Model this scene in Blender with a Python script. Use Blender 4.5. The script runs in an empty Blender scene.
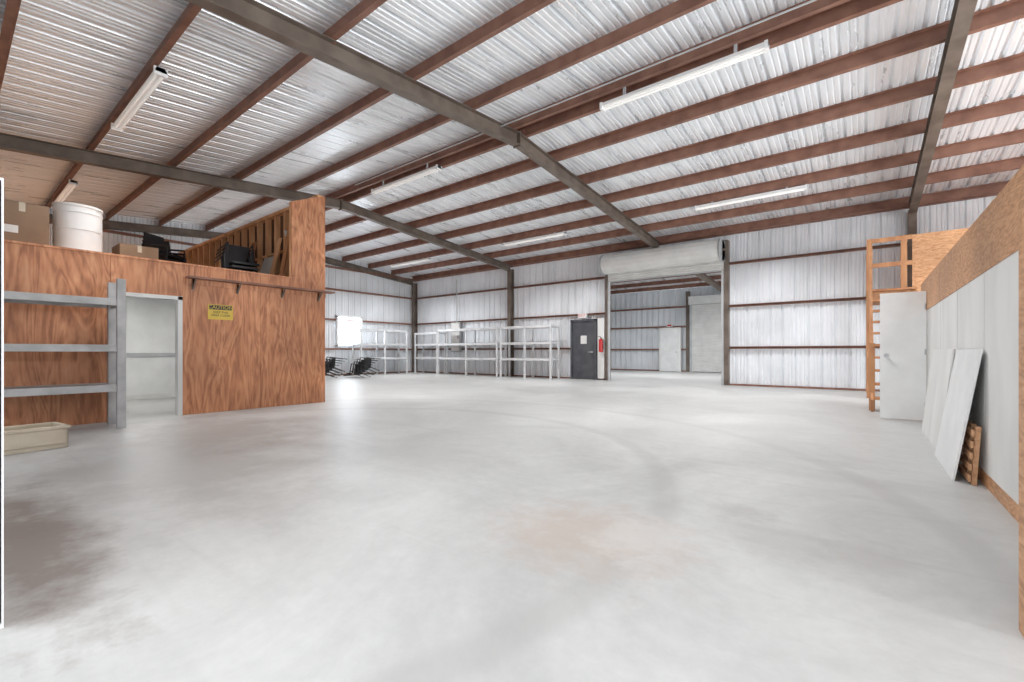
import bpy, bmesh, math, random
from mathutils import Vector, Matrix
random.seed(4)
S=bpy.context.scene
COL=S.collection

# ------------------------------------------------------------ materials
def new_mat(name):
    m=bpy.data.materials.new(name); m.use_nodes=True
    nt=m.node_tree; b=nt.nodes['Principled BSDF']
    return m,nt,b
def N(nt,t,**k):
    n=nt.nodes.new(t)
    for a,v in k.items():
        if hasattr(n,a): setattr(n,a,v)
    return n
def noisy(name,c1,c2,rough=0.5,metal=0.0,scale=(1,1,1),nscale=3.0,detail=6,dist=0.0,lo=.35,hi=.65,bump=0.0,r2=None):
    m,nt,b=new_mat(name)
    tc=N(nt,'ShaderNodeTexCoord'); mp=N(nt,'ShaderNodeMapping')
    mp.inputs['Scale'].default_value=scale
    nt.links.new(tc.outputs['Object'],mp.inputs['Vector'])
    no=N(nt,'ShaderNodeTexNoise'); no.inputs['Scale'].default_value=nscale
    no.inputs['Detail'].default_value=detail; no.inputs['Distortion'].default_value=dist
    nt.links.new(mp.outputs[0],no.inputs['Vector'])
    cr=N(nt,'ShaderNodeValToRGB')
    cr.color_ramp.elements[0].position=lo; cr.color_ramp.elements[1].position=hi
    cr.color_ramp.elements[0].color=(*c1,1); cr.color_ramp.elements[1].color=(*c2,1)
    nt.links.new(no.outputs['Fac'],cr.inputs[0]); nt.links.new(cr.outputs[0],b.inputs['Base Color'])
    b.inputs['Roughness'].default_value=rough; b.inputs['Metallic'].default_value=metal
    if r2 is not None:
        mr=N(nt,'ShaderNodeMapRange'); mr.inputs['To Min'].default_value=rough; mr.inputs['To Max'].default_value=r2
        mr.inputs['From Min'].default_value=.35; mr.inputs['From Max'].default_value=.65
        nt.links.new(no.outputs['Fac'],mr.inputs['Value']); nt.links.new(mr.outputs[0],b.inputs['Roughness'])
    if bump:
        bp=N(nt,'ShaderNodeBump'); bp.inputs['Strength'].default_value=bump; bp.inputs['Distance'].default_value=.02
        nt.links.new(no.outputs['Fac'],bp.inputs['Height']); nt.links.new(bp.outputs[0],b.inputs['Normal'])
    return m
def emis(name,c,s):
    m,nt,b=new_mat(name); b.inputs['Base Color'].default_value=(*c,1)
    b.inputs['Emission Color'].default_value=(*c,1); b.inputs['Emission Strength'].default_value=s
    return m

M_roof=noisy('galvanized_roof',(.82,.85,.88),(.95,.975,1.0),.26,.33,(2.4,.35,1),2.0,5,.2,r2=.40)
M_wall=noisy('galvanized_wall',(.75,.775,.80),(.86,.885,.915),.36,.30,(1,1,.5),1.5,6,.3,r2=.5)
M_purl=noisy('red_oxide_steel',(.19,.088,.06),(.29,.145,.10),.5,.1,nscale=4)
M_raft=noisy('dark_primer_steel',(.13,.10,.08),(.21,.17,.14),.5,.2,nscale=3)
M_white=noisy('white_paint',(.76,.765,.76),(.84,.845,.84),.5)
M_offwhite=noisy('offwhite_board',(.68,.675,.655),(.80,.795,.775),.6,scale=(1,1,.4),nscale=2)
M_cream=noisy('cream_laminate',(.52,.44,.34),(.62,.54,.42),.45)
M_greyshelf=noisy('grey_shelf_paint',(.38,.375,.375),(.52,.51,.505),.5,.1,nscale=5)
M_alu=noisy('rack_metal',(.64,.65,.66),(.80,.81,.82),.45,.2)
M_dark=noisy('dark_door_paint',(.06,.065,.075),(.095,.10,.11),.4)
M_black=noisy('black_plastic',(.012,.012,.014),(.03,.03,.034),.45)
M_card=noisy('cardboard',(.22,.14,.09),(.31,.205,.13),.8,nscale=2)
M_lumber=noisy('lumber',(.36,.16,.07),(.52,.26,.12),.65,scale=(3,3,1),nscale=2,detail=8)
M_stud=noisy('pale_stud_lumber',(.62,.33,.16),(.78,.47,.26),.65,scale=(3,3,1),nscale=2,detail=8)
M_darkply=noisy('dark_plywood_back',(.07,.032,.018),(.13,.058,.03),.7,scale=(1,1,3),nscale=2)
M_red=noisy('red_enamel',(.5,.02,.02),(.6,.03,.03),.3)
M_yel=noisy('sign_yellow',(.66,.45,.06),(.74,.52,.08),.5)
M_roll=noisy('rollup_curtain',(.66,.66,.64),(.74,.74,.72),.45,.1)
M_grey=noisy('panel_grey',(.42,.43,.44),(.50,.51,.52),.5)
M_tube=emis('fluorescent_tube',(1.0,.98,.95),.2)
M_fix=noisy('fixture_white',(.84,.84,.84),(.9,.9,.9),.4)
M_glass=emis('window_daylight',(.85,.93,1.0),14.0)

def ply(name,ca,cb,cc,sc,amp=.16,freq=60):
    m,nt,b=new_mat(name)
    tc=N(nt,'ShaderNodeTexCoord'); mp=N(nt,'ShaderNodeMapping'); mp.inputs['Scale'].default_value=sc
    nt.links.new(tc.outputs['Object'],mp.inputs['Vector'])
    no=N(nt,'ShaderNodeTexNoise'); no.inputs['Scale'].default_value=1.6; no.inputs['Detail'].default_value=3; no.inputs['Distortion'].default_value=.8
    nt.links.new(mp.outputs[0],no.inputs['Vector'])
    mu=N(nt,'ShaderNodeMath',operation='MULTIPLY'); mu.inputs[1].default_value=freq
    si=N(nt,'ShaderNodeMath',operation='SINE')
    nt.links.new(no.outputs['Fac'],mu.inputs[0]); nt.links.new(mu.outputs[0],si.inputs[0])
    n2=N(nt,'ShaderNodeTexNoise'); n2.inputs['Scale'].default_value=9; n2.inputs['Detail'].default_value=8
    nt.links.new(mp.outputs[0],n2.inputs['Vector'])
    ad=N(nt,'ShaderNodeMath',operation='MULTIPLY_ADD'); ad.inputs[1].default_value=amp
    nt.links.new(si.outputs[0],ad.inputs[0]); nt.links.new(n2.outputs['Fac'],ad.inputs[2])
    cr=N(nt,'ShaderNodeValToRGB'); e=cr.color_ramp.elements
    e[0].position=.25; e[0].color=(*ca,1); e[1].position=.8; e[1].color=(*cc,1)
    x=e.new(.5); x.color=(*cb,1)
    nt.links.new(ad.outputs[0],cr.inputs[0])
    # slow tonal drift between boards
    n3=N(nt,'ShaderNodeTexNoise'); n3.inputs['Scale'].default_value=1.1; n3.inputs['Detail'].default_value=2
    nt.links.new(tc.outputs['Object'],n3.inputs['Vector'])
    hs=N(nt,'ShaderNodeHueSaturation')
    mr=N(nt,'ShaderNodeMapRange'); mr.inputs['From Min'].default_value=.3; mr.inputs['From Max'].default_value=.7; mr.inputs['To Min'].default_value=.82; mr.inputs['To Max'].default_value=1.2
    nt.links.new(n3.outputs['Fac'],mr.inputs['Value']); nt.links.new(mr.outputs[0],hs.inputs['Value']); hs.inputs['Saturation'].default_value=.93
    nt.links.new(cr.outputs[0],hs.inputs['Color']); nt.links.new(hs.outputs[0],b.inputs['Base Color'])
    b.inputs['Roughness'].default_value=.5
    return m
M_ply=ply('stained_plywood',(.36,.12,.04),(.55,.205,.075),(.68,.31,.135),(1,2.0,.36),.12,60)
M_osb=ply('osb_board',(.36,.17,.07),(.50,.255,.115),(.60,.34,.17),(3,3,3),.05)
M_ply2=ply('light_plywood',(.38,.165,.06),(.52,.25,.10),(.64,.35,.17),(1.4,1.2,5),.12)

def concrete():
    m,nt,b=new_mat('concrete_floor')
    tc=N(nt,'ShaderNodeTexCoord')
    a=N(nt,'ShaderNodeTexNoise'); a.inputs['Scale'].default_value=.55; a.inputs['Detail'].default_value=12; a.inputs['Roughness'].default_value=.7; a.inputs['Distortion'].default_value=.9
    nt.links.new(tc.outputs['Object'],a.inputs['Vector'])
    cr=N(nt,'ShaderNodeValToRGB'); e=cr.color_ramp.elements
    e[0].position=.32; e[0].color=(.45,.448,.44,1); e[1].position=.64; e[1].color=(.62,.617,.605,1)
    nt.links.new(a.outputs['Fac'],cr.inputs[0])
    f=N(nt,'ShaderNodeTexNoise'); f.inputs['Scale'].default_value=11; f.inputs['Detail'].default_value=10; f.inputs['Roughness'].default_value=.7
    nt.links.new(tc.outputs['Object'],f.inputs['Vector'])
    mx=N(nt,'ShaderNodeMixRGB',blend_type='MULTIPLY'); mx.inputs[0].default_value=.25
    nt.links.new(cr.outputs[0],mx.inputs[1]); nt.links.new(f.outputs['Fac'],mx.inputs[2])
    last=mx.outputs[0]
    mp=N(nt,'ShaderNodeMapping'); mp.inputs['Rotation'].default_value=(0,0,.5); mp.inputs['Scale'].default_value=(.25,2.6,1)
    nt.links.new(tc.outputs['Object'],mp.inputs['Vector'])
    g=N(nt,'ShaderNodeTexNoise'); g.inputs['Scale'].default_value=1.3; g.inputs['Detail'].default_value=8; g.inputs['Distortion'].default_value=1.2
    nt.links.new(mp.outputs[0],g.inputs['Vector'])
    mr=N(nt,'ShaderNodeMapRange'); mr.inputs['From Min'].default_value=.55; mr.inputs['From Max'].default_value=.72; mr.inputs['To Max'].default_value=.28
    nt.links.new(g.outputs['Fac'],mr.inputs['Value'])
    k=N(nt,'ShaderNodeMixRGB'); nt.links.new(mr.outputs[0],k.inputs[0]); nt.links.new(last,k.inputs[1]); k.inputs[2].default_value=(.35,.347,.34,1)
    last=k.outputs[0]
    # faint curved tyre tracks
    for (cx,cy,r) in ((-4.5,2.0,3.6),(-4.5,2.0,5.1)):
        mp=N(nt,'ShaderNodeMapping'); mp.vector_type='TEXTURE'; mp.inputs['Location'].default_value=(cx,cy,0)
        nt.links.new(tc.outputs['Object'],mp.inputs['Vector'])
        ln=N(nt,'ShaderNodeVectorMath',operation='LENGTH'); nt.links.new(mp.outputs[0],ln.inputs[0])
        su=N(nt,'ShaderNodeMath',operation='SUBTRACT'); su.inputs[1].default_value=r; nt.links.new(ln.outputs['Value'],su.inputs[0])
        ab=N(nt,'ShaderNodeMath',operation='ABSOLUTE'); nt.links.new(su.outputs[0],ab.inputs[0])
        mr=N(nt,'ShaderNodeMapRange'); mr.inputs['From Min'].default_value=.05; mr.inputs['From Max'].default_value=.12; mr.inputs['To Min'].default_value=.45; mr.inputs['To Max'].default_value=0
        nt.links.new(ab.outputs[0],mr.inputs['Value'])
        mm=N(nt,'ShaderNodeMath',operation='MULTIPLY'); nt.links.new(mr.outputs[0],mm.inputs[0]); nt.links.new(f.outputs['Fac'],mm.inputs[1])
        k=N(nt,'ShaderNodeMixRGB'); nt.links.new(mm.outputs[0],k.inputs[0]); nt.links.new(last,k.inputs[1]); k.inputs[2].default_value=(.28,.27,.26,1)
        last=k.outputs[0]
    for (x,y,rx,ry,c,s) in [(-1.2,2.2,.55,.5,(.42,.34,.29),.6),(-.95,2.35,.25,.35,(.55,.53,.51),.6),(-.35,2.75,.30,.26,(.38,.365,.345),.4),(.0,2.75,.22,.18,(.38,.365,.35),.4),
                            (-.6,3.1,.18,.15,(.33,.31,.29),.45),(-4.9,1.2,1.9,1.0,(.26,.25,.24),.5),(-3.5,.28,1.3,.28,(.17,.13,.11),.75),  # last entry: shadow of the partition panel painted into the floor
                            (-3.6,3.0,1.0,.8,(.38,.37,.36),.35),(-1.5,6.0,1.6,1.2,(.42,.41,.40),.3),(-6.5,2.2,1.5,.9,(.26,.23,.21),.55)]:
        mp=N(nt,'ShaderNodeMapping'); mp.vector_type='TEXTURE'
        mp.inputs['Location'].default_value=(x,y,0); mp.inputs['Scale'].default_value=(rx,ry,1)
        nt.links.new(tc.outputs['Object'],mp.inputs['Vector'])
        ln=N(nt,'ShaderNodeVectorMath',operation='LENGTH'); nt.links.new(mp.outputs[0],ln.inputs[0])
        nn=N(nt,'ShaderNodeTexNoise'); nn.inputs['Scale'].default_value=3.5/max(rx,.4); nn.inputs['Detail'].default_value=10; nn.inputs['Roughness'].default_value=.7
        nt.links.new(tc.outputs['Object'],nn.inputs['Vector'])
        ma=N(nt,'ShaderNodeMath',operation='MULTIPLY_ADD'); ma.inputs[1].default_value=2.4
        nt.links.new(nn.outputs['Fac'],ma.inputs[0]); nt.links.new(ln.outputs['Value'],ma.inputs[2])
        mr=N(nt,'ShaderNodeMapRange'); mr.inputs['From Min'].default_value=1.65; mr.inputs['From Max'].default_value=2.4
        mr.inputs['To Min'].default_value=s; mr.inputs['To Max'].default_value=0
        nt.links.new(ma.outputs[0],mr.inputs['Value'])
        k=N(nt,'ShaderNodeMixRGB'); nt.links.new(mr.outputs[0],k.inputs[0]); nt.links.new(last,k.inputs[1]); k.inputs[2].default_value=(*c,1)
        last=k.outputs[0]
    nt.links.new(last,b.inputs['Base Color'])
    rr=N(nt,'ShaderNodeMapRange'); rr.inputs['To Min'].default_value=.28; rr.inputs['To Max'].default_value=.55
    nt.links.new(a.outputs['Fac'],rr.inputs['Value']); nt.links.new(rr.outputs[0],b.inputs['Roughness'])
    b.inputs['Specular IOR Level'].default_value=.4
    return m
M_conc=concrete()

# ------------------------------------------------------------ geometry helpers
class MB:
    def __init__(s): s.v=[];s.f=[];s.mi=[];s.mats=[];s.sm=[]
    def idx(s,m):
        if m not in s.mats: s.mats.append(m)
        return s.mats.index(m)
    def add(s,vs,fs,mat,smooth=False):
        o=len(s.v); s.v+= [tuple(p) for p in vs]; i=s.idx(mat)
        for f in fs: s.f.append([o+k for k in f]); s.mi.append(i); s.sm.append(smooth)
    def box(s,lo,hi,mat,mtx=None):
        x0,y0,z0=[min(a,b) for a,b in zip(lo,hi)]; x1,y1,z1=[max(a,b) for a,b in zip(lo,hi)]
        vs=[(x0,y0,z0),(x1,y0,z0),(x1,y1,z0),(x0,y1,z0),(x0,y0,z1),(x1,y0,z1),(x1,y1,z1),(x0,y1,z1)]
        if mtx is not None: vs=[mtx@Vector(p) for p in vs]
        s.add(vs,[(3,2,1,0),(4,5,6,7),(0,1,5,4),(1,2,6,5),(2,3,7,6),(3,0,4,7)],mat)
    def hexa(s,vs,mat):
        s.add(vs,[(3,2,1,0),(4,5,6,7),(0,1,5,4),(1,2,6,5),(2,3,7,6),(3,0,4,7)],mat)
    def beam(s,a,b,w,h,mat,up=Vector((0,0,1))):
        a=Vector(a);b=Vector(b); d=(b-a).normalized()
        if abs(d.dot(up))>.98: up=Vector((0,1,0))
        r=d.cross(up).normalized(); u=r.cross(d).normalized()
        vs=[]
        for p in (a,b):
            for (i,j) in ((-1,-1),(1,-1),(1,1),(-1,1)): vs.append(p+r*(w/2*i)+u*(h/2*j))
        s.add(vs,[(3,2,1,0),(4,5,6,7),(0,1,5,4),(1,2,6,5),(2,3,7,6),(3,0,4,7)],mat)
    def cyl(s,a,b,r,mat,n=16,r2=None,caps=True):
        a=Vector(a);b=Vector(b); d=(b-a).normalized()
        up=Vector((0,0,1)) if abs(d.z)<.9 else Vector((1,0,0))
        x=d.cross(up).normalized(); y=x.cross(d).normalized(); r2=r if r2 is None else r2
        vs=[]
        for p,q in ((a,r),(b,r2)):
            for k in range(n):
                t=2*math.pi*k/n; vs.append(p+(x*math.cos(t)+y*math.sin(t))*q)
        s.add(vs,[(k,(k+1)%n,n+(k+1)%n,n+k) for k in range(n)],mat,True)
        if caps: s.add(vs,[tuple(range(n-1,-1,-1)),tuple(range(n,2*n))],mat)
    def prof(s,pts,a,b,r,u,mat,closed=True):
        a=Vector(a);b=Vector(b);r=Vector(r);u=Vector(u);n=len(pts)
        vs=[a+r*p[0]+u*p[1] for p in pts]+[b+r*p[0]+u*p[1] for p in pts]
        rng=range(n) if closed else range(n-1)
        fs=[(k,(k+1)%n,n+(k+1)%n,n+k) for k in rng]
        if closed: fs+=[tuple(range(n-1,-1,-1)),tuple(range(n,2*n))]
        s.add(vs,fs,mat)
    def obj(s,name,parent=None,bevel=0):
        me=bpy.data.meshes.new(name); me.from_pydata(s.v,[],s.f); 
        for m in s.mats: me.materials.append(m)
        me.polygons.foreach_set('material_index',s.mi); me.polygons.foreach_set('use_smooth',s.sm)
        bm=bmesh.new(); bm.from_mesh(me); bmesh.ops.recalc_face_normals(bm,faces=bm.faces); bm.to_mesh(me); bm.free()
        me.update()
        o=bpy.data.objects.new(name,me); COL.objects.link(o)
        if parent: o.parent=parent
        if bevel:
            bv=o.modifiers.new('bevel','BEVEL'); bv.width=bevel; bv.segments=2; bv.limit_method='ANGLE'
        return o
def empty(name):
    e=bpy.data.objects.new(name,None); COL.objects.link(e); return e

I_PROF=lambda w,h,t=.012,tw=.01:[(-w/2,0),(w/2,0),(w/2,t),(tw/2,t),(tw/2,h-t),(w/2,h-t),(w/2,h),(-w/2,h),(-w/2,h-t),(-tw/2,h-t),(-tw/2,t),(-w/2,t)]
Z_PROF=lambda w=.07,h=.20,t=.008:[(-w,0),(t/2,0),(t/2,h-t),(w,h-t),(w,h),(-t/2,h),(-t/2,t),(-w,t)]
C_PROF=lambda w=.07,h=.20,t=.006,l=.02:[(0,0),(w,0),(w,l),(w-t,l),(w-t,t),(t,t),(t,h-t),(w-t,h-t),(w-t,h-l),(w,h-l),(w,h),(0,h)]

# ------------------------------------------------------------ dimensions
XL,XR=-17.75,7.15; YF,YB=-.8,14.6; YR=6.9; YFAR=23.4
FR=[-17.7,-11.5,-5.28,.94,7.1]
SL=.087
def zraft(y): return 5.0-SL*abs(y-YR)
RH=.24; PH=.2
def zpur(y): return zraft(y)+RH
def zdeck(y): return zpur(y)+PH
def ribs(a0,a1,per=.305,d=.032,m=.008):
    pts=[]; base=math.floor(a0/per)*per
    loc=[(0,0),(.018,d),(.05,d),(.068,0),(.136,0),(.147,m),(.165,m),(.176,0),(.221,0),(.232,m),(.25,m),(.261,0)]
    k=base
    while k<a1+per:
        for a,h in loc:
            p=k+a
            if a0<p<a1: pts.append((p,h))
        k+=per
    return [(a0,0)]+pts+[(a1,0)]
def corr_wall(mb,axis,pos,a0,a1,z0,z1,sign,mat):
    P=ribs(a0,a1,d=.038,m=.012); vs=[]
    f0=z0 if callable(z0) else (lambda a:z0); f1=z1 if callable(z1) else (lambda a:z1)
    for a,h in P:
        q=pos+sign*h
        for zz in (f0(a),f1(a)): vs.append((a,q,zz) if axis=='x' else (q,a,zz))
    n=len(P); mb.add(vs,[(2*k,2*k+2,2*k+3,2*k+1) for k in range(n-1)],mat)

# ------------------------------------------------------------ floor
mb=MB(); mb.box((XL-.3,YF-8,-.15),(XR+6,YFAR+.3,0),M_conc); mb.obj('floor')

# ------------------------------------------------------------ roof
ceil=empty('ceiling')
mb=MB()
P=ribs(XL-.1,XR+.1,d=.045,m=.014)
for (y0,y1) in ((YF-.1,YR),(YR,YB+.05)):
    vs=[]
    for a,h in P:
        for y in (y0,y1): vs.append((a,y,zdeck(y)+h))
    mb.add(vs,[(2*k,2*k+2,2*k+3,2*k+1) for k in range(len(P)-1)],M_roof)
mb.obj('roof_deck',ceil)
mb=MB()
ys=[.5+1.28*i for i in range(5)]+[YR-.16,YR+.16]+[8.18+1.28*i for i in range(5)]
for y in ys:
    sg=1 if y<YR else -1
    u=Vector((0,-SL*sg,1)).normalized(); r=Vector((0,1,SL*sg)).normalized()
    mb.prof(Z_PROF(),(XL,y,zpur(y)),(XR,y,zpur(y)),r*sg,u,M_purl)
for y,s in ((YB-.02,-1),(YF+.02,1)):
    mb.prof(C_PROF(.1,.22),(XL,y,zpur(y)-.02),(XR,y,zpur(y)-.02),(0,s,0),(0,0,1),M_purl)
mb.obj('purlins',ceil)
mb=MB()
for i,x in enumerate(FR):
    for y0,y1 in ((YF+.05,YR),(YR,YB-.05)):
        mb.prof(I_PROF(.16,RH),(x,y0,zraft(y0)),(x,y1,zraft(y1)),(1,0,0),(0,0,1),M_raft)
    mb.box((x-.085,YR-.012,zraft(YR)-.03),(x+.085,YR+.012,zraft(YR)+RH+.02),M_raft)
    for y in ys: mb.box((x-.05,y-.012,zpur(y)-.02),(x+.05,y+.012,zpur(y)+.15),M_purl)
mb.obj('rafters',ceil)
mb=MB()
mb.cyl((-10,YR-.5,zpur(YR-.5)-.02),(4,YR-.5,zpur(YR-.5)-.02),.012,M_grey,8)
mb.obj('conduit',ceil)

# ------------------------------------------------------------ back wall
OX0,OX1,OZ=-7.08,-3.3,3.65
wb=empty('wall_back')
mb=MB()
ztop=zdeck(YB)
corr_wall(mb,'x',YB+.12,XL,OX0,0,ztop,1,M_wall)
corr_wall(mb,'x',YB+.12,OX1,XR,0,ztop,1,M_wall)
corr_wall(mb,'x',YB+.12,OX0,OX1,OZ,ztop,1,M_wall)
mb.obj('sheeting_back',wb)
mb=MB()
GZ=(1.13,2.38,3.66)
for z in GZ:
    for a,b in ((XL,OX0),(OX1,XR)):
        mb.prof(C_PROF(.1,.07,.006,.015),(a,YB+.11,z-.035),(b,YB+.11,z-.035),(0,-1,0),(0,0,1),M_purl)
for a,b in ((XL,OX0),(OX1,XR)):
    mb.box((a,YB+.04,0),(b,YB+.12,.05),M_purl)
mb.box((XL,YB-.0,ztop-.24),(XR,YB+.1,ztop-.1),M_purl)
mb.obj('girts_back',wb)
mb=MB()
for x in (FR[0]+.1,FR[1],FR[3],FR[4]-.1):
    mb.prof(I_PROF(.16,.24),(x,YB+.1,0),(x,YB+.1,zraft(YB)+.1),(1,0,0),(0,-1,0),M_raft)
for x in (OX0-.06,OX1+.06):
    mb.box((x-.07,YB-.05,0),(x+.07,YB+.12,4.35 if x>-5 else 4.1),M_raft)
mb.box((OX0-.1,YB-.04,OZ+.55),(OX1+.1,YB+.12,OZ+.72),M_raft)
mb.box((FR[2]-.08,YB-.06,OZ+.72),(FR[2]+.08,YB+.1,zraft(YB)+.1),M_raft)
mb.obj('columns_back',wb)

ru=empty('rollup_door')
mb=MB()
cy,cz=YB-.38,4.02
mb.cyl((OX0+.02,cy,cz),(OX1-.02,cy,cz),.32,M_roll,48)
for k in range(16):
    t=2*math.pi*k/16
    c=Vector((0,cy+.322*math.cos(t),cz+.322*math.sin(t)))
    mb.cyl((OX0+.03,c.y,c.z),(OX1-.03,c.y,c.z),.008,M_roll,6)
mb.obj('coil',ru)
mb=MB()
for k in range(6):
    z=3.95-.08*k
    mb.prof([(0,0),(.02,.02),(.02,.06),(0,.08),(-.008,.08),(-.008,0)],(OX0,YB-.06,z-.08),(OX1,YB-.06,z-.08),(0,-1,0),(0,0,1),M_roll)
mb.box((OX0,YB-.09,3.44),(OX1,YB-.04,3.48),M_grey)
mb.obj('curtain',ru)
mb=MB()
for x in (OX0-.02,OX1+.02):
    mb.cyl((x-.012,cy,cz),(x+.012,cy,cz),.36,M_grey,40)
    mb.box((x-.012,cy,cz-.3),(x+.012,YB-.05,cz+.3),M_grey)
    mb.cyl((x-.08,cy,cz),(x+.08,cy,cz),.04,M_raft,12)
for x in (OX0+.03,OX1-.03): mb.box((x-.03,YB-.1,0),(x+.03,YB-.03,3.5),M_grey)
mb.obj('brackets_and_tracks',ru)

# ------------------------------------------------------------ lean-to room behind
wf=empty('wall_far')
mb=MB()
ZF=4.05
corr_wall(mb,'x',YFAR,XL,XR,0,ZF+.2,1,M_wall)
for z in (1.13,2.3,3.3): mb.box((XL,YFAR-.12,z-.04),(XR,YFAR-.01,z+.04),M_purl)
mb.box((XL,YFAR-.1,0),(XR,YFAR-.01,.06),M_purl)
for x in (-17,-11.5,-6.95,-4.2,.94): mb.box((x-.08,YFAR-.22,0),(x+.08,YFAR-.02,ZF),M_raft)
mb.obj('far_sheeting',wf)
lr=empty('lean_to_roof'); mb=MB()
P=ribs(XL,XR); vs=[]
def zl(y): return 4.75+(4.25-4.75)*(y-YB)/(YFAR-YB)
for a,h in P:
    for y in (YB+.16,YFAR+.05): vs.append((a,y,zl(y)+h))
mb.add(vs,[(2*k,2*k+2,2*k+3,2*k+1) for k in range(len(P)-1)],M_roof)
y=YB+1.3
while y<YFAR-.2:
    mb.prof(Z_PROF(.06,.18),(XL,y,zl(y)-.18),(XR,y,zl(y)-.18),(0,1,0),(0,0,1),M_purl); y+=1.3
for x in FR: mb.prof(I_PROF(.15,.22),(x,YB+.15,zl(YB)-.42),(x,YFAR-.05,zl(YFAR)-.4),(1,0,0),(0,0,1),M_raft)
mb.obj('lean_to_deck',lr)
mb=MB()
corr_wall(mb,'y',XL,YB+.15,YFAR,0,4.7,-1,M_wall); 
for z in GZ: mb.box((XL,YB+.2,z-.03),(XL+.1,YFAR,z+.03),M_purl)
mb.obj('wall_lean_to_left')
mb=MB(); corr_wall(mb,'y',XR,YB+.15,YFAR,0,4.7,1,M_wall); mb.obj('wall_lean_to_right')
mb=MB(); y=YFAR-.13
mb.box((-8.38,y-.14,0),(-7.28,y,2.25),M_offwhite); mb.box((-8.3,y-.17,.02),(-7.36,y-.13,2.17),M_white)
mb.cyl((-7.46,y-.17,1.0),(-7.46,y-.23,1.0),.03,M_grey,10); mb.box((-7.98,y-.12,2.3),(-7.72,y-.0,2.44),M_offwhite); mb.box((-7.95,y-.123,2.33),(-7.75,y-.12,2.41),M_red)
mb.obj('door_1')
mb=MB()
for k in range(40):
    z=.02+k*.083
    mb.prof([(0,0),(.02,.02),(.02,.06),(0,.083)],(-6.75,y-.12,z),(-4.4,y-.12,z),(0,-1,0),(0,0,1),M_roll)
mb.box((-6.83,y-.16,0),(-6.72,y-.02,3.5),M_grey); mb.box((-4.43,y-.16,0),(-4.32,y-.02,3.5),M_grey)
mb.box((-6.83,y-.35,3.35),(-4.32,y-.02,3.75),M_roll)
mb.obj('closed_rollup_door')

# ------------------------------------------------------------ gable walls
e=empty('wall_left'); mb=MB()
corr_wall(mb,'y',XL,YF,YR,0,zdeck,-1,M_wall); corr_wall(mb,'y',XL,YR,YB+.12,0,zdeck,-1,M_wall)
mb.obj('sheeting_left',e); mb=MB()
for z in GZ+(4.6,): mb.box((XL,YF,z-.035),(XL+.1,YB+.1,z+.035),M_purl)
mb.box((XL,YF,0),(XL+.08,YB+.1,.05),M_purl)
for yy in (.2,YR,): mb.box((XL,yy-.08,0),(XL+.2,yy+.08,zraft(yy)),M_raft)
mb.obj('girts_left',e)
e=empty('wall_right_end'); mb=MB()
RA,RB,RZ=3.0,11.0,3.9  # added doorway opening, out of view, lets side light onto the roof
corr_wall(mb,'y',XR,YF,RA,0,zdeck,1,M_wall); corr_wall(mb,'y',XR,RB,YB+.12,0,zdeck,1,M_wall)
corr_wall(mb,'y',XR,RA,YR,RZ,zdeck,1,M_wall); corr_wall(mb,'y',XR,YR,RB,RZ,zdeck,1,M_wall)
mb.obj('sheeting_right_end',e); mb=MB()
for z in GZ:
    for a,b in ((YF,RA),(RB,YB+.1)): mb.box((XR-.1,a,z-.035),(XR,b,z+.035),M_purl)
mb.box((XR-.12,RA-.12,0),(XR,RA,RZ+.1),M_raft); mb.box((XR-.12,RB,0),(XR,RB+.12,RZ+.1),M_raft); mb.box((XR-.12,RA-.12,RZ),(XR,RB+.12,RZ+.14),M_raft)
mb.obj('girts_right_end',e)
e=empty('window_1'); mb=MB(); x=XL+.01
mb.box((x,10.45,1.3),(x+.02,11.6,2.5),M_glass); mb.obj('pane',e); mb=MB()
for a in ((10.4,10.48,1.25,2.55),(11.57,11.65,1.25,2.55),(10.4,11.65,1.22,1.3),(10.4,11.65,2.5,2.58),(10.45,11.6,1.88,1.92)):
    mb.box((x,a[0],a[2]),(x+.13,a[1],a[3]),M_white)
mb.obj('window_frame',e)

# ------------------------------------------------------------ front wall with open doorways
mb=MB()
zt=zdeck(YF)
ops=[(-7.2,-5.6,3.0),(-4.6,.5,3.7),(1.4,6.6,3.7)]
xx=XL
for a,b,h in ops:
    corr_wall(mb,'x',YF-.12,xx,a,0,zt,-1,M_wall); corr_wall(mb,'x',YF-.12,a,b,h,zt,-1,M_wall); xx=b
corr_wall(mb,'x',YF-.12,xx,XR,0,zt,-1,M_wall)
for a,b,h in ops:
    mb.box((a-.1,YF-.1,0),(a,YF+.05,h+.1),M_raft); mb.box((b,YF-.1,0),(b+.1,YF+.05,h+.1),M_raft); mb.box((a-.1,YF-.1,h),(b+.1,YF+.05,h+.12),M_raft)
mb.obj('wall_front')

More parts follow.
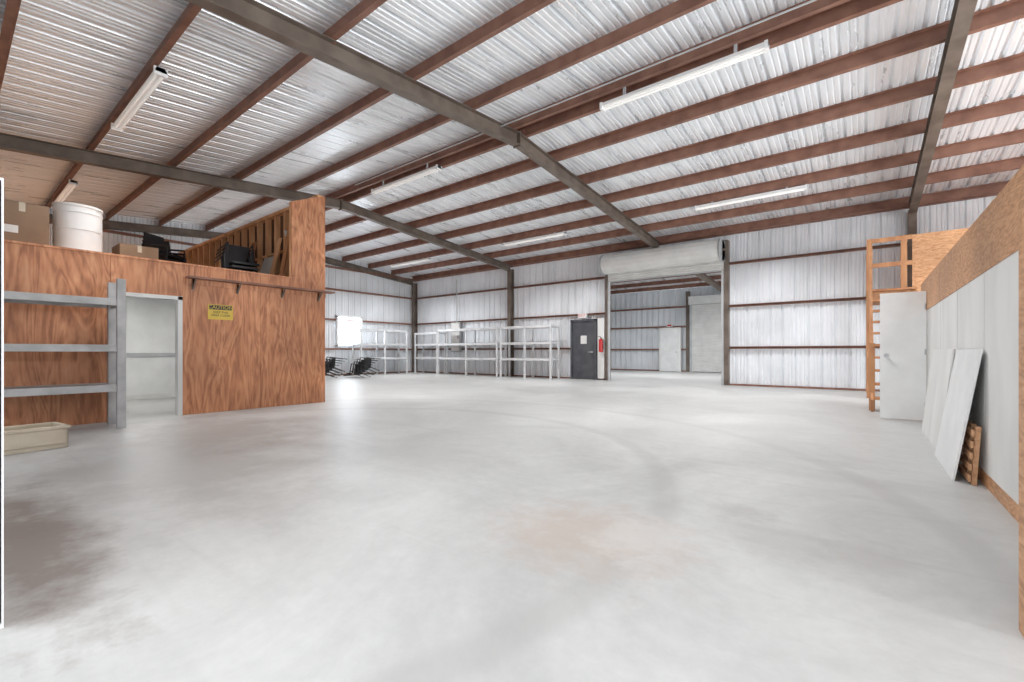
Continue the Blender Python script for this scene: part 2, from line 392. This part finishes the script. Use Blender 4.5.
# ------------------------------------------------------------ plywood office
XO,YO,ZO=-8.47,4.75,2.38
mb=MB()
DY0,DY1,DZ=1.5,2.33,1.84
def face(y0,y1,z0,z1): mb.box((XO-.02,y0+.002,z0+.002),(XO,y1-.002,z1-.002),M_ply)
face(YF+.02,.28,0,ZO); face(.28,DY0,0,ZO); face(DY0,DY1,DZ,ZO); face(DY1,3.53,0,ZO); face(3.53,YO,0,ZO)
mb.box((XO-.1,YF+.02,0),(XO-.02,DY0,ZO),M_lumber); mb.box((XO-.1,DY1,0),(XO-.02,YO,ZO),M_lumber); mb.box((XO-.1,DY0,DZ),(XO-.02,DY1,ZO),M_lumber)
mb.obj('wall_office_front')
mb=MB(); mb.box((XL+.12,YO-.1,0),(XO-.1,YO,ZO),M_ply); mb.obj('wall_office_side')
mb=MB()
y0,y1=4.08,YO
mb.hexa([(XO-.02,y0,ZO),(XO,y0,ZO),(XO,y1,ZO),(XO-.02,y1,ZO),(XO-.02,y0,3.84),(XO,y0,3.84),(XO,y1,4.12),(XO-.02,y1,4.12)],M_ply)
mb.box((XO-.1,y0,ZO),(XO-.02,y0+.04,3.84),M_stud)
mb.obj('wall_loft_corner')
mb=MB()
x=XO-.12
while x>XL+.3:
    mb.box((x-.03,YO-.14,ZO+.04),(x+.03,YO-.03,4.05),M_stud); x-=.44
mb.box((XL+.12,YO-.145,ZO),(XO-.03,YO-.01,ZO+.05),M_stud); mb.box((XL+.12,YO-.145,4.05),(XO-.03,YO-.01,4.12),M_stud)
mb.box((XL+.12,YO-.10,3.2),(XO-.12,YO-.03,3.24),M_stud)
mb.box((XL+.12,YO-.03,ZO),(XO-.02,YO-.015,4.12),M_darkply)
mb.box((XL+.12,YO-.015,ZO),(XO-.02,YO+.005,4.12),M_ply)
mb.beam((XO-.45,YO-.2,2.45),(XO-1.3,YO-.16,3.6),.03,.09,M_offwhite,up=Vector((0,1,0)))
mb.obj('wall_loft_studs')
mb=MB()
for (x0,x1,h,m) in ((-9.6,-9.45,1.35,M_lumber),(-10.1,-9.95,1.1,M_stud),(-10.75,-10.2,.75,M_grey),(-11.4,-11.2,1.2,M_lumber),(-12.4,-11.9,.8,M_offwhite),(-13.3,-13.1,1.2,M_stud)):
    mb.hexa([(x0,YO-.42,ZO+.002),(x1,YO-.42,ZO+.002),(x1,YO-.39,ZO+.002),(x0,YO-.39,ZO+.002),(x0,YO-.19,ZO+h),(x1,YO-.19,ZO+h),(x1,YO-.16,ZO+h),(x0,YO-.16,ZO+h)],m)
mb.obj('leaning_lumber')
mb=MB(); mb.box((XL+.12,YF+.05,ZO-.1),(XO-.1,YO-.1,ZO-.0),M_osb); mb.box((XO-.12,YF+.02,ZO),(XO+.015,4.08,ZO+.03),M_ply); mb.obj('loft_floor')
mb=MB()
mb.box((-12.1,.3,0),(-12,4.2,2.25),M_white); mb.box((-12,.3,0),(XO-.1,.4,2.25),M_white); mb.box((-12,4.1,0),(XO-.1,4.2,2.25),M_white)
mb.box((-12,.3,2.2),(XO-.1,4.2,2.26),M_white); mb.box((XO-.12,.4,0),(XO-.1,DY0,2.2),M_white); mb.box((XO-.12,DY1,0),(XO-.1,4.1,2.2),M_white)
mb.box((-12,.4,.9),(-11.97,4.1,.98),M_grey); mb.box((-12,.4,0),(-11.98,4.1,.1),M_offwhite)
mb.obj('wall_office_interior')
mb=MB(); 
for a,b,c,d in ((DY1-.03,DY1+.03,0,DZ+.03),(DY0-.03,DY0+.03,0,DZ+.03),(DY0-.03,DY1+.03,DZ-.02,DZ+.035)):
    mb.box((XO-.12,a,c),(XO+.015,b,d),M_offwhite)
mb.obj('trim_1')
mb=MB(); mb.box((-10.7,1.9,2.13),(-10.1,2.6,2.2),M_fix); mb.box((-10.65,1.95,2.12),(-10.15,2.55,2.135),emis('added_office_glow',(1,.98,.95),30)); mb.obj('added_office_light')  # added glowing panel, unseen from camera, brightens the office interior
mb=MB()
mb.box((XO,2.4,2.17),(XO+.17,4.86,2.2),M_purl); mb.box((XO,2.4,2.08),(XO+.02,4.75,2.17),M_ply)
for yy in (2.5,3.15,3.9,4.6):
    mb.box((XO,yy-.015,2.0),(XO+.02,yy+.015,2.17),M_raft); mb.beam((XO+.02,yy,2.02),(XO+.15,yy,2.16),.02,.02,M_raft)
mb.obj('wall_ledge_shelf')
sg=empty('caution_sign'); mb=MB()
mb.box((XO+.001,2.71,1.54),(XO+.008,3.08,1.79),M_yel); mb.box((XO+.008,2.725,1.705),(XO+.0095,3.065,1.778),M_black); mb.obj('sign_plate',sg)
def text(body,size,loc,rot,mat,parent,name):
    cu=bpy.data.curves.new(name,'FONT'); cu.body=body; cu.size=size; cu.align_x='CENTER'; cu.align_y='CENTER'; cu.extrude=.0005
    o=bpy.data.objects.new(name,cu); o.location=loc; o.rotation_euler=rot; cu.materials.append(mat); COL.objects.link(o); o.parent=parent; return o
text('CAUTION',.08,(XO+.0105,2.895,1.742),(math.pi/2,0,math.pi/2),M_yel,sg,'heading')
text('KEEP THIS\nAREA CLEAR',.05,(XO+.0095,2.895,1.635),(math.pi/2,0,math.pi/2),M_black,sg,'body_text')

# ------------------------------------------------------------ left shelving
def box_obj(name,parts,mat,bevel=.004,parent=None):
    mb=MB()
    for lo,hi in parts: mb.box(lo,hi,mat)
    return mb.obj(name,parent,bevel)
sh=empty('storage_shelving')
parts=[]
for yy in (1.47,-.45):
    for xx in (-7.7,-8.2): parts.append(((xx-.035,yy-.045,0),(xx+.035,yy+.045,1.96)))
    for z in (.5,1.02,1.62): parts.append(((-8.2,yy-.02,z-.02),(-7.7,yy+.02,z+.05)))
box_obj('uprights',parts,M_greyshelf,parent=sh)
parts=[]
for z in (.53,1.05,1.65):
    for xx in (-7.68,-8.22): parts.append(((xx-.02,-.5,z-.045),(xx+.02,1.42,z+.045)))
    parts.append(((-8.2,-.5,z+.02),(-7.7,1.42,z+.04)))
box_obj('shelf_boards',parts,M_greyshelf,parent=sh)
mb=MB()
T=Matrix.Translation((-6.75,.36,0))@Matrix.Rotation(math.radians(8),4,'Z')
L,W,H=.9,.42,.2
mb.box((-W/2,-L/2,0.03),(W/2,L/2,.05),M_cream,T)
mb.box((-W/2,-L/2,0),(-W/2+.03,L/2,H),M_cream,T); mb.box((W/2-.03,-L/2,0),(W/2,L/2,H),M_cream,T)
mb.box((-W/2,-L/2,0),(W/2,-L/2+.03,H),M_cream,T); mb.box((-W/2,L/2-.03,0),(W/2,L/2,H),M_cream,T)
for lo,hi in (((-W/2-.015,-L/2-.015,H),(-W/2+.035,L/2+.015,H+.03)),((W/2-.035,-L/2-.015,H),(W/2+.015,L/2+.015,H+.03)),((-W/2,-L/2-.015,H),(W/2,-L/2+.035,H+.03)),((-W/2,L/2-.035,H),(W/2,L/2+.015,H+.03))):
    mb.box(lo,hi,M_cream,T)
mb.obj('wooden_tray',None,.004)
mb=MB(); mb.box((-5.0,.112,.02),(-2.45,.136,1.62),M_white)
for x in (-4.9,-2.48): mb.box((x-.03,.106,0),(x+.03,.142,1.63),M_white)
mb.obj('white_partition_panel')

# ------------------------------------------------------------ loft contents
ZL=ZO+.002
def carton(name,x0,x1,y0,y1,z0,z1):
    mb=MB(); mb.box((x0,y0,z0),(x1,y1,z1),M_card)
    ym=(y0+y1)/2
    mb.box((x0-.001,ym-.03,z1),(x1+.001,ym+.03,z1+.002),M_cream)
    mb.box((x1,ym-.03,z1-.12),(x1+.002,ym+.03,z1),M_cream)
    mb.box((x1,y0+.08,z0+.2),(x1+.002,y0+.22,z0+.3),M_offwhite)
    for yy in (y0,ym+.003): mb.box((x0,yy,z1+.001),(x1,yy+(y1-y0)/2-.003,z1+.004),M_card)
    mb.obj(name,None,.003)
carton('cardboard_box',-9.5,-8.85,.42,.93,ZL,3.0)
carton('cardboard_box',-10.3,-9.65,.2,.9,ZL,2.95)
carton('cardboard_box',-10.9,-10.3,1.95,2.5,ZL,2.92)
carton('cardboard_box',-14.6,-13.9,2.2,3.0,ZL,3.2)
mb=MB(); c=(-9.3,1.28)
mb.cyl((c[0],c[1],ZL),(c[0],c[1],3.14),.27,M_white,40)
for z in (2.5,2.8,3.05): mb.cyl((c[0],c[1],z),(c[0],c[1],z+.02),.276,M_white,40)
mb.cyl((c[0],c[1],3.14),(c[0],c[1],3.17),.28,M_offwhite,40); mb.cyl((c[0]+.1,c[1],3.17),(c[0]+.1,c[1],3.2),.04,M_grey,14)
mb.obj('white_drum')
def tube(mb,pts,r,mat):
    for a,b in zip(pts[:-1],pts[1:]): mb.cyl(a,b,r,mat,8)
def chairs(name,loc,rz,n,lay=0,dx=(.05,0,.07)):
    mb=MB(); 
    for i in range(n):
        T=Matrix.Translation(Vector(loc)+Vector(dx)*i)@Matrix.Rotation(rz,4,'Z')@Matrix.Rotation(lay,4,'Y')
        p=lambda *a:T@Vector(a)
        for s in (-.23,.23):
            tube(mb,[p(.22,s,0),p(.2,s,.44),p(-.2,s,.42),p(-.3,s,.9)],.014,M_black)
            tube(mb,[p(-.26,s,0),p(-.16,s,.43)],.014,M_black)
            tube(mb,[p(.2,s,.62),p(-.25,s,.66)],.02,M_black); tube(mb,[p(.2,s,.44),p(.2,s,.62)],.014,M_black)
        mb.box((-.2,-.23,.42),(.22,.23,.46),M_black,T)
        mb.box((-.02,-.23,-.22),(.02,.23,.22),M_black,T@Matrix.Translation((-.26,0,.7))@Matrix.Rotation(-.2,4,'Y'))
    zmin=min(v[2] for v in mb.v); off=loc[2]-zmin
    mb.v=[(a,b,c+off) for a,b,c in mb.v]
    return mb.obj(name)
chairs('stacked_chairs',(-11.9,3.0,ZL),.6,4)
chairs('stacked_chairs',(-12.9,3.3,ZL),2.2,4)
chairs('folded_lounge_chairs',(-10.6,3.75,ZL),3.1,4,lay=-1.4,dx=(-.03,.03,.09))
chairs('folded_lounge_chairs',(-16.1,9.5,0),1.3,4,lay=-1.4,dx=(.1,.05,.08))
chairs('folded_lounge_chairs',(-15.2,10.3,0),.4,4,lay=-1.45,dx=(.05,.1,.08))

# ------------------------------------------------------------ back storage racks
def rack(name,p0,p1,depth_dir,depth,nposts,levels,height,mat):
    e=empty(name); p0=Vector(p0);p1=Vector(p1);d=Vector(depth_dir)*depth
    mb=MB()
    for k in range(nposts):
        q=p0.lerp(p1,k/(nposts-1))
        for o in (Vector(),d):
            c=q+o; mb.box((c.x-.03,c.y-.03,0),(c.x+.03,c.y+.03,height),mat)
            mb.box((c.x-.05,c.y-.05,0),(c.x+.05,c.y+.05,.012),mat)
        for z in levels: mb.beam(q+Vector((0,0,z)),q+d+Vector((0,0,z)),.03,.05,mat)
    mb.obj('posts',e); mb=MB()
    for z in levels:
        for o in (Vector(),d): mb.beam(p0+o+Vector((0,0,z)),p1+o+Vector((0,0,z)),.035,.09,mat)
        m=(d)/2
        mb.beam(p0+m+Vector((0,0,z+.035)),p1+m+Vector((0,0,z+.035)),depth-.03,.015,mat)
    mb.obj('shelves',e)
rack('storage_rack',(-11.3,13.7,0),(-8.95,13.7,0),(0,1,0),.55,3,(.72,1.33,1.95),2.0,M_alu)
rack('storage_rack',(-14.9,13.7,0),(-11.5,13.7,0),(0,1,0),.55,3,(.72,1.33,1.95),1.98,M_alu)
rack('storage_rack',(-16.6,13.8,0),(-15.1,13.8,0),(0,1,0),.5,2,(.72,1.33,1.85),1.9,M_alu)
rack('storage_rack',(-16.6,10.9,0),(-16.6,13.3,0),(-1,0,0),.6,3,(.72,1.33,1.95),2.0,M_alu)
mb=MB(); mb.box((-14.9,YB-.12,1.0),(-14.35,YB+.0,2.35),M_grey); mb.box((-14.86,YB-.135,1.05),(-14.39,YB-.12,2.3),M_offwhite)
mb.cyl((-14.6,YB-.05,2.35),(-14.6,YB-.05,4.3),.025,M_grey,10); mb.box((-14.45,YB-.15,1.6),(-14.42,YB-.13,1.75),M_black); mb.obj('electrical_panel')
e=empty('door_2'); mb=MB(); y=YB
mb.box((-8.62,y-.06,0),(-8.54,y+.1,2.2),M_dark); mb.box((-7.62,y-.06,0),(-7.54,y+.1,2.2),M_dark); mb.box((-8.62,y-.06,2.12),(-7.54,y+.1,2.2),M_dark)
mb.box((-8.54,y-.02,.01),(-7.62,y+.03,2.12),M_dark)
mb.box((-8.2,y-.028,1.3),(-7.95,y-.02,1.6),M_offwhite)
mb.cyl((-7.72,y-.02,1.0),(-7.72,y-.08,1.0),.03,M_grey,12); mb.beam((-7.72,y-.08,1.0),(-7.86,y-.08,1.0),.02,.02,M_grey)
mb.box((-8.5,y-.03,.02),(-7.66,y-.02,.25),M_dark)
mb.obj('door_leaf',e,.003)
e=empty('exit_sign'); mb=MB(); mb.box((-8.27,y-.10,2.24),(-7.93,y-.0,2.42),M_offwhite); mb.obj('exit_sign_box',e)
text('EXIT',.15,(-8.1,y-.102,2.33),(math.pi/2,0,0),M_red,e,'exit_text')
mb=MB(); mb.box((-7.5,y-.05,.05),(-7.24,y+.0,2.2),M_offwhite); mb.obj('notice_board',None,.004)
mb=MB(); c=(-7.33,y-.13)
mb.cyl((c[0],c[1],1.0),(c[0],c[1],1.42),.075,M_red,20); mb.cyl((c[0],c[1],1.42),(c[0],c[1],1.48),.075,M_red,20,r2=.025); mb.cyl((c[0],c[1],1.48),(c[0],c[1],1.53),.02,M_black,10)
mb.beam((c[0],c[1],1.53),(c[0]-.1,c[1],1.56),.02,.02,M_black); tube(mb,[(c[0],c[1],1.5),(c[0]+.1,c[1],1.42),(c[0]+.09,c[1],1.1)],.012,M_black)
mb.obj('fire_extinguisher')

# ------------------------------------------------------------ right partition wall
XW=.72
wr=empty('wall_right'); mb=MB()
ys2=[2.42,3.64,4.86,6.08,7.3,8.52,9.5]
mb.box((XW+.02,2.4,0),(XW+.1,9.5,2.05),M_lumber)
for a,b in zip(ys2[:-1],ys2[1:]):
    mb.box((XW,a+.008,.1),(XW+.012,b-.008,1.6),M_offwhite)
    mb.box((XW-.006,a+.002,1.6),(XW+.02,b-.002,2.06),M_ply2)
mb.box((XW-.004,2.42,0),(XW+.02,9.5,.1),M_ply2)
mb.box((XW+.1,2.4,0),(XW+.12,9.5,2.06),M_ply2)
mb.obj('partition_sheets',wr)
mb=MB(); mb.box((.442,2.32,0),(XW+.12,2.40,1.51),M_ply2); mb.obj('wall_right_return')
mb=MB(); 
mb.box((.20,8.66,.02),(.71,8.70,1.87),M_white)
mb.cyl((.27,8.66,.95),(.27,8.60,.95),.022,M_grey,12); mb.cyl((.27,8.6,.95),(.27,8.58,.95),.03,M_grey,12)
for z in (.25,1.0,1.65): mb.cyl((.70,8.655,z-.04),(.70,8.655,z+.04),.01,M_grey,8)
mb.obj('door_3',None,.003)
def lean(name,ya,yb,zt,x0,x1,mat,th=.015,slant=0):
    mb=MB()
    mb.hexa([(x0-th,ya,0),(x0,ya,0),(x0,yb,0),(x0-th,yb,0),(x1-th,ya-slant,zt),(x1,ya-slant,zt),(x1,yb-slant,zt),(x1-th,yb-slant,zt)],mat)
    return mb.obj(name,None,.002)
lean('leaning_white_panel',4.85,5.95,1.02,.56,.70,M_white,slant=.1)
lean('leaning_white_panel',6.05,7.7,1.03,.60,.70,M_offwhite)
mb=MB()
for k in range(5): 
    z=.05+k*.085; mb.beam((.625+.06*z,4.76,z),(.625+.06*z,5.3,z),.015,.045,M_osb)
for yy in (4.8,4.98,5.2): mb.beam((.655,yy,0),(.68,yy,.44),.03,.03,M_osb)
mb.obj('small_wood_pallet')

# ------------------------------------------------------------ wooden stair and loft in right back
mb=MB()
y0,y1,zt=9.75,12.2,2.3; n=10
for xx in (.12,.82):
    mb.beam((xx,y0,.1),(xx,y1,zt-.05),.04,.24,M_lumber)
    mb.box((xx-.02,y0-.12,0),(xx+.02,y0+.12,.2),M_lumber)
for k in range(n):
    z=(k+1)*zt/n; y=y0+(k+.5)*(y1-y0)/n
    mb.box((.10,y-.13,z-.04),(.84,y+.13,z),M_lumber)
mb.box((.08,9.8,0),(.16,9.88,1.15),M_lumber)
mb.beam((.12,9.84,1.1),(.12,12.25,3.35),.04,.09,M_lumber)
mb.obj('wooden_stair')
lf=empty('storage_loft'); mb=MB()
mb.box((.06,12.4,2.16),(7.0,14.35,2.34),M_lumber); mb.box((.8,12.36,2.1),(7.0,12.39,3.42),M_ply2)
mb.box((.06,12.38,2.14),(.8,12.42,2.34),M_osb)
for x in (1.2,3.2,5.2,6.9): mb.box((x-.05,12.42,0),(x+.05,12.52,2.16),M_lumber)
mb.box((.06,12.36,0),(.16,12.46,3.43),M_lumber); mb.box((.62,12.36,0),(.72,12.46,3.43),M_lumber)
for z in (2.85,3.38): mb.box((.06,12.35,z-.045),(.8,12.38,z+.045),M_lumber)
mb.box((.06,14.2,0),(.16,14.3,3.43),M_lumber)
for z in (2.85,3.38): mb.box((.08,12.4,z-.045),(.12,14.3,z+.045),M_lumber)
mb.obj('loft_frame',lf)

# ------------------------------------------------------------ fluorescent fixtures
def area(name,loc,rot,sx,sy,p,c=(.985,.993,1),spread=None):
    l=bpy.data.lights.new(name,'AREA'); l.shape='RECTANGLE'; l.size=sx; l.size_y=sy; l.energy=p; l.color=c
    if spread: l.spread=math.radians(spread)
    o=bpy.data.objects.new(name,l); o.location=loc; o.rotation_euler=rot; COL.objects.link(o); return o
def fixture(x0,x1,y,drop,power,spread,zp=None):
    e=empty('fluorescent_light'); zt=zpur(y) if zp is None else zp; zb=zt-drop
    mb=MB()
    mb.prof([(-.07,.0),(.07,.0),(.045,.06),(-.045,.06)],(x0,y,zb),(x1,y,zb),(0,1,0),(0,0,1),M_fix)
    for x in (x0+.02,x1-.02): mb.box((x-.02,y-.075,zb-.045),(x+.02,y+.075,zb+.06),M_fix)
    for x in (x0+.4,x1-.4): mb.box((x-.02,y-.015,zb+.05),(x+.02,y+.015,zt+.002),M_grey)
    mb.obj('housing',e); mb=MB()
    for s in (-.035,.035): mb.cyl((x0+.04,y+s,zb-.022),(x1-.04,y+s,zb-.022),.015,M_tube,10)
    mb.obj('tubes',e)
    a=area('added_fill',((x0+x1)/2,y,zb-.05),(0,0,0),2.3,.14,power,spread=spread); a.parent=e  # added fill light under unlit tubes, spread keeps it from showing
for y,dr in ((1.80,.10),(6.74,.2),(12.02,.10)):
    for a in (-16.0,-9.72,-3.4,2.8):
        near=(y<10 and a>-12)
        fixture(a,a+2.42,y,dr,122 if y>10 else (96 if y>3 else (90 if a<-12 else 50)),116 if near else 138)
yl=YB+1.3*3
for a in (-9.9,-6.4): fixture(a,a+2.42,yl,.1,130,150,zl(yl)-.18)  # fixtures added to brighten the lean-to room

# ------------------------------------------------------------ daylight and added side lights
w=bpy.data.worlds.new('World'); S.world=w; w.use_nodes=True
w.node_tree.nodes['Background'].inputs[0].default_value=(.87,.93,1,1); w.node_tree.nodes['Background'].inputs[1].default_value=1.3
area('daylight_doorway_a',(-2.05,YF-.2,1.9),(math.pi/2,0,0),5,3.6,90,(.97,.985,1))
area('daylight_doorway_b',(4.0,YF-.2,1.9),(math.pi/2,0,0),5,3.6,90,(.97,.985,1))
area('added_light_right_end',(XR+.2,7,1.95),(0,-math.pi/2,math.pi),3.7,7.8,900,(.95,.98,1))  # added side light, out of view, brings out the roof ribs
area('added_light_lean_to',(XR-.3,19,2.2),(0,-math.pi/2,math.pi) ,3.5,7,700,(.97,.985,1))  # added fill inside the closed end wall, brightens the lean-to

# ------------------------------------------------------------ camera
cam=bpy.data.cameras.new('camera'); co=bpy.data.objects.new('camera',cam); COL.objects.link(co)
co.location=(0,0,1.0); co.rotation_euler=(math.pi/2,0,math.radians(38.08))
cam.sensor_width=36; cam.lens=448/1024*36; cam.shift_y=11/1024; cam.clip_start=.05; cam.clip_end=200
S.camera=co
S.view_settings.view_transform='Standard'
S.view_settings.exposure=0
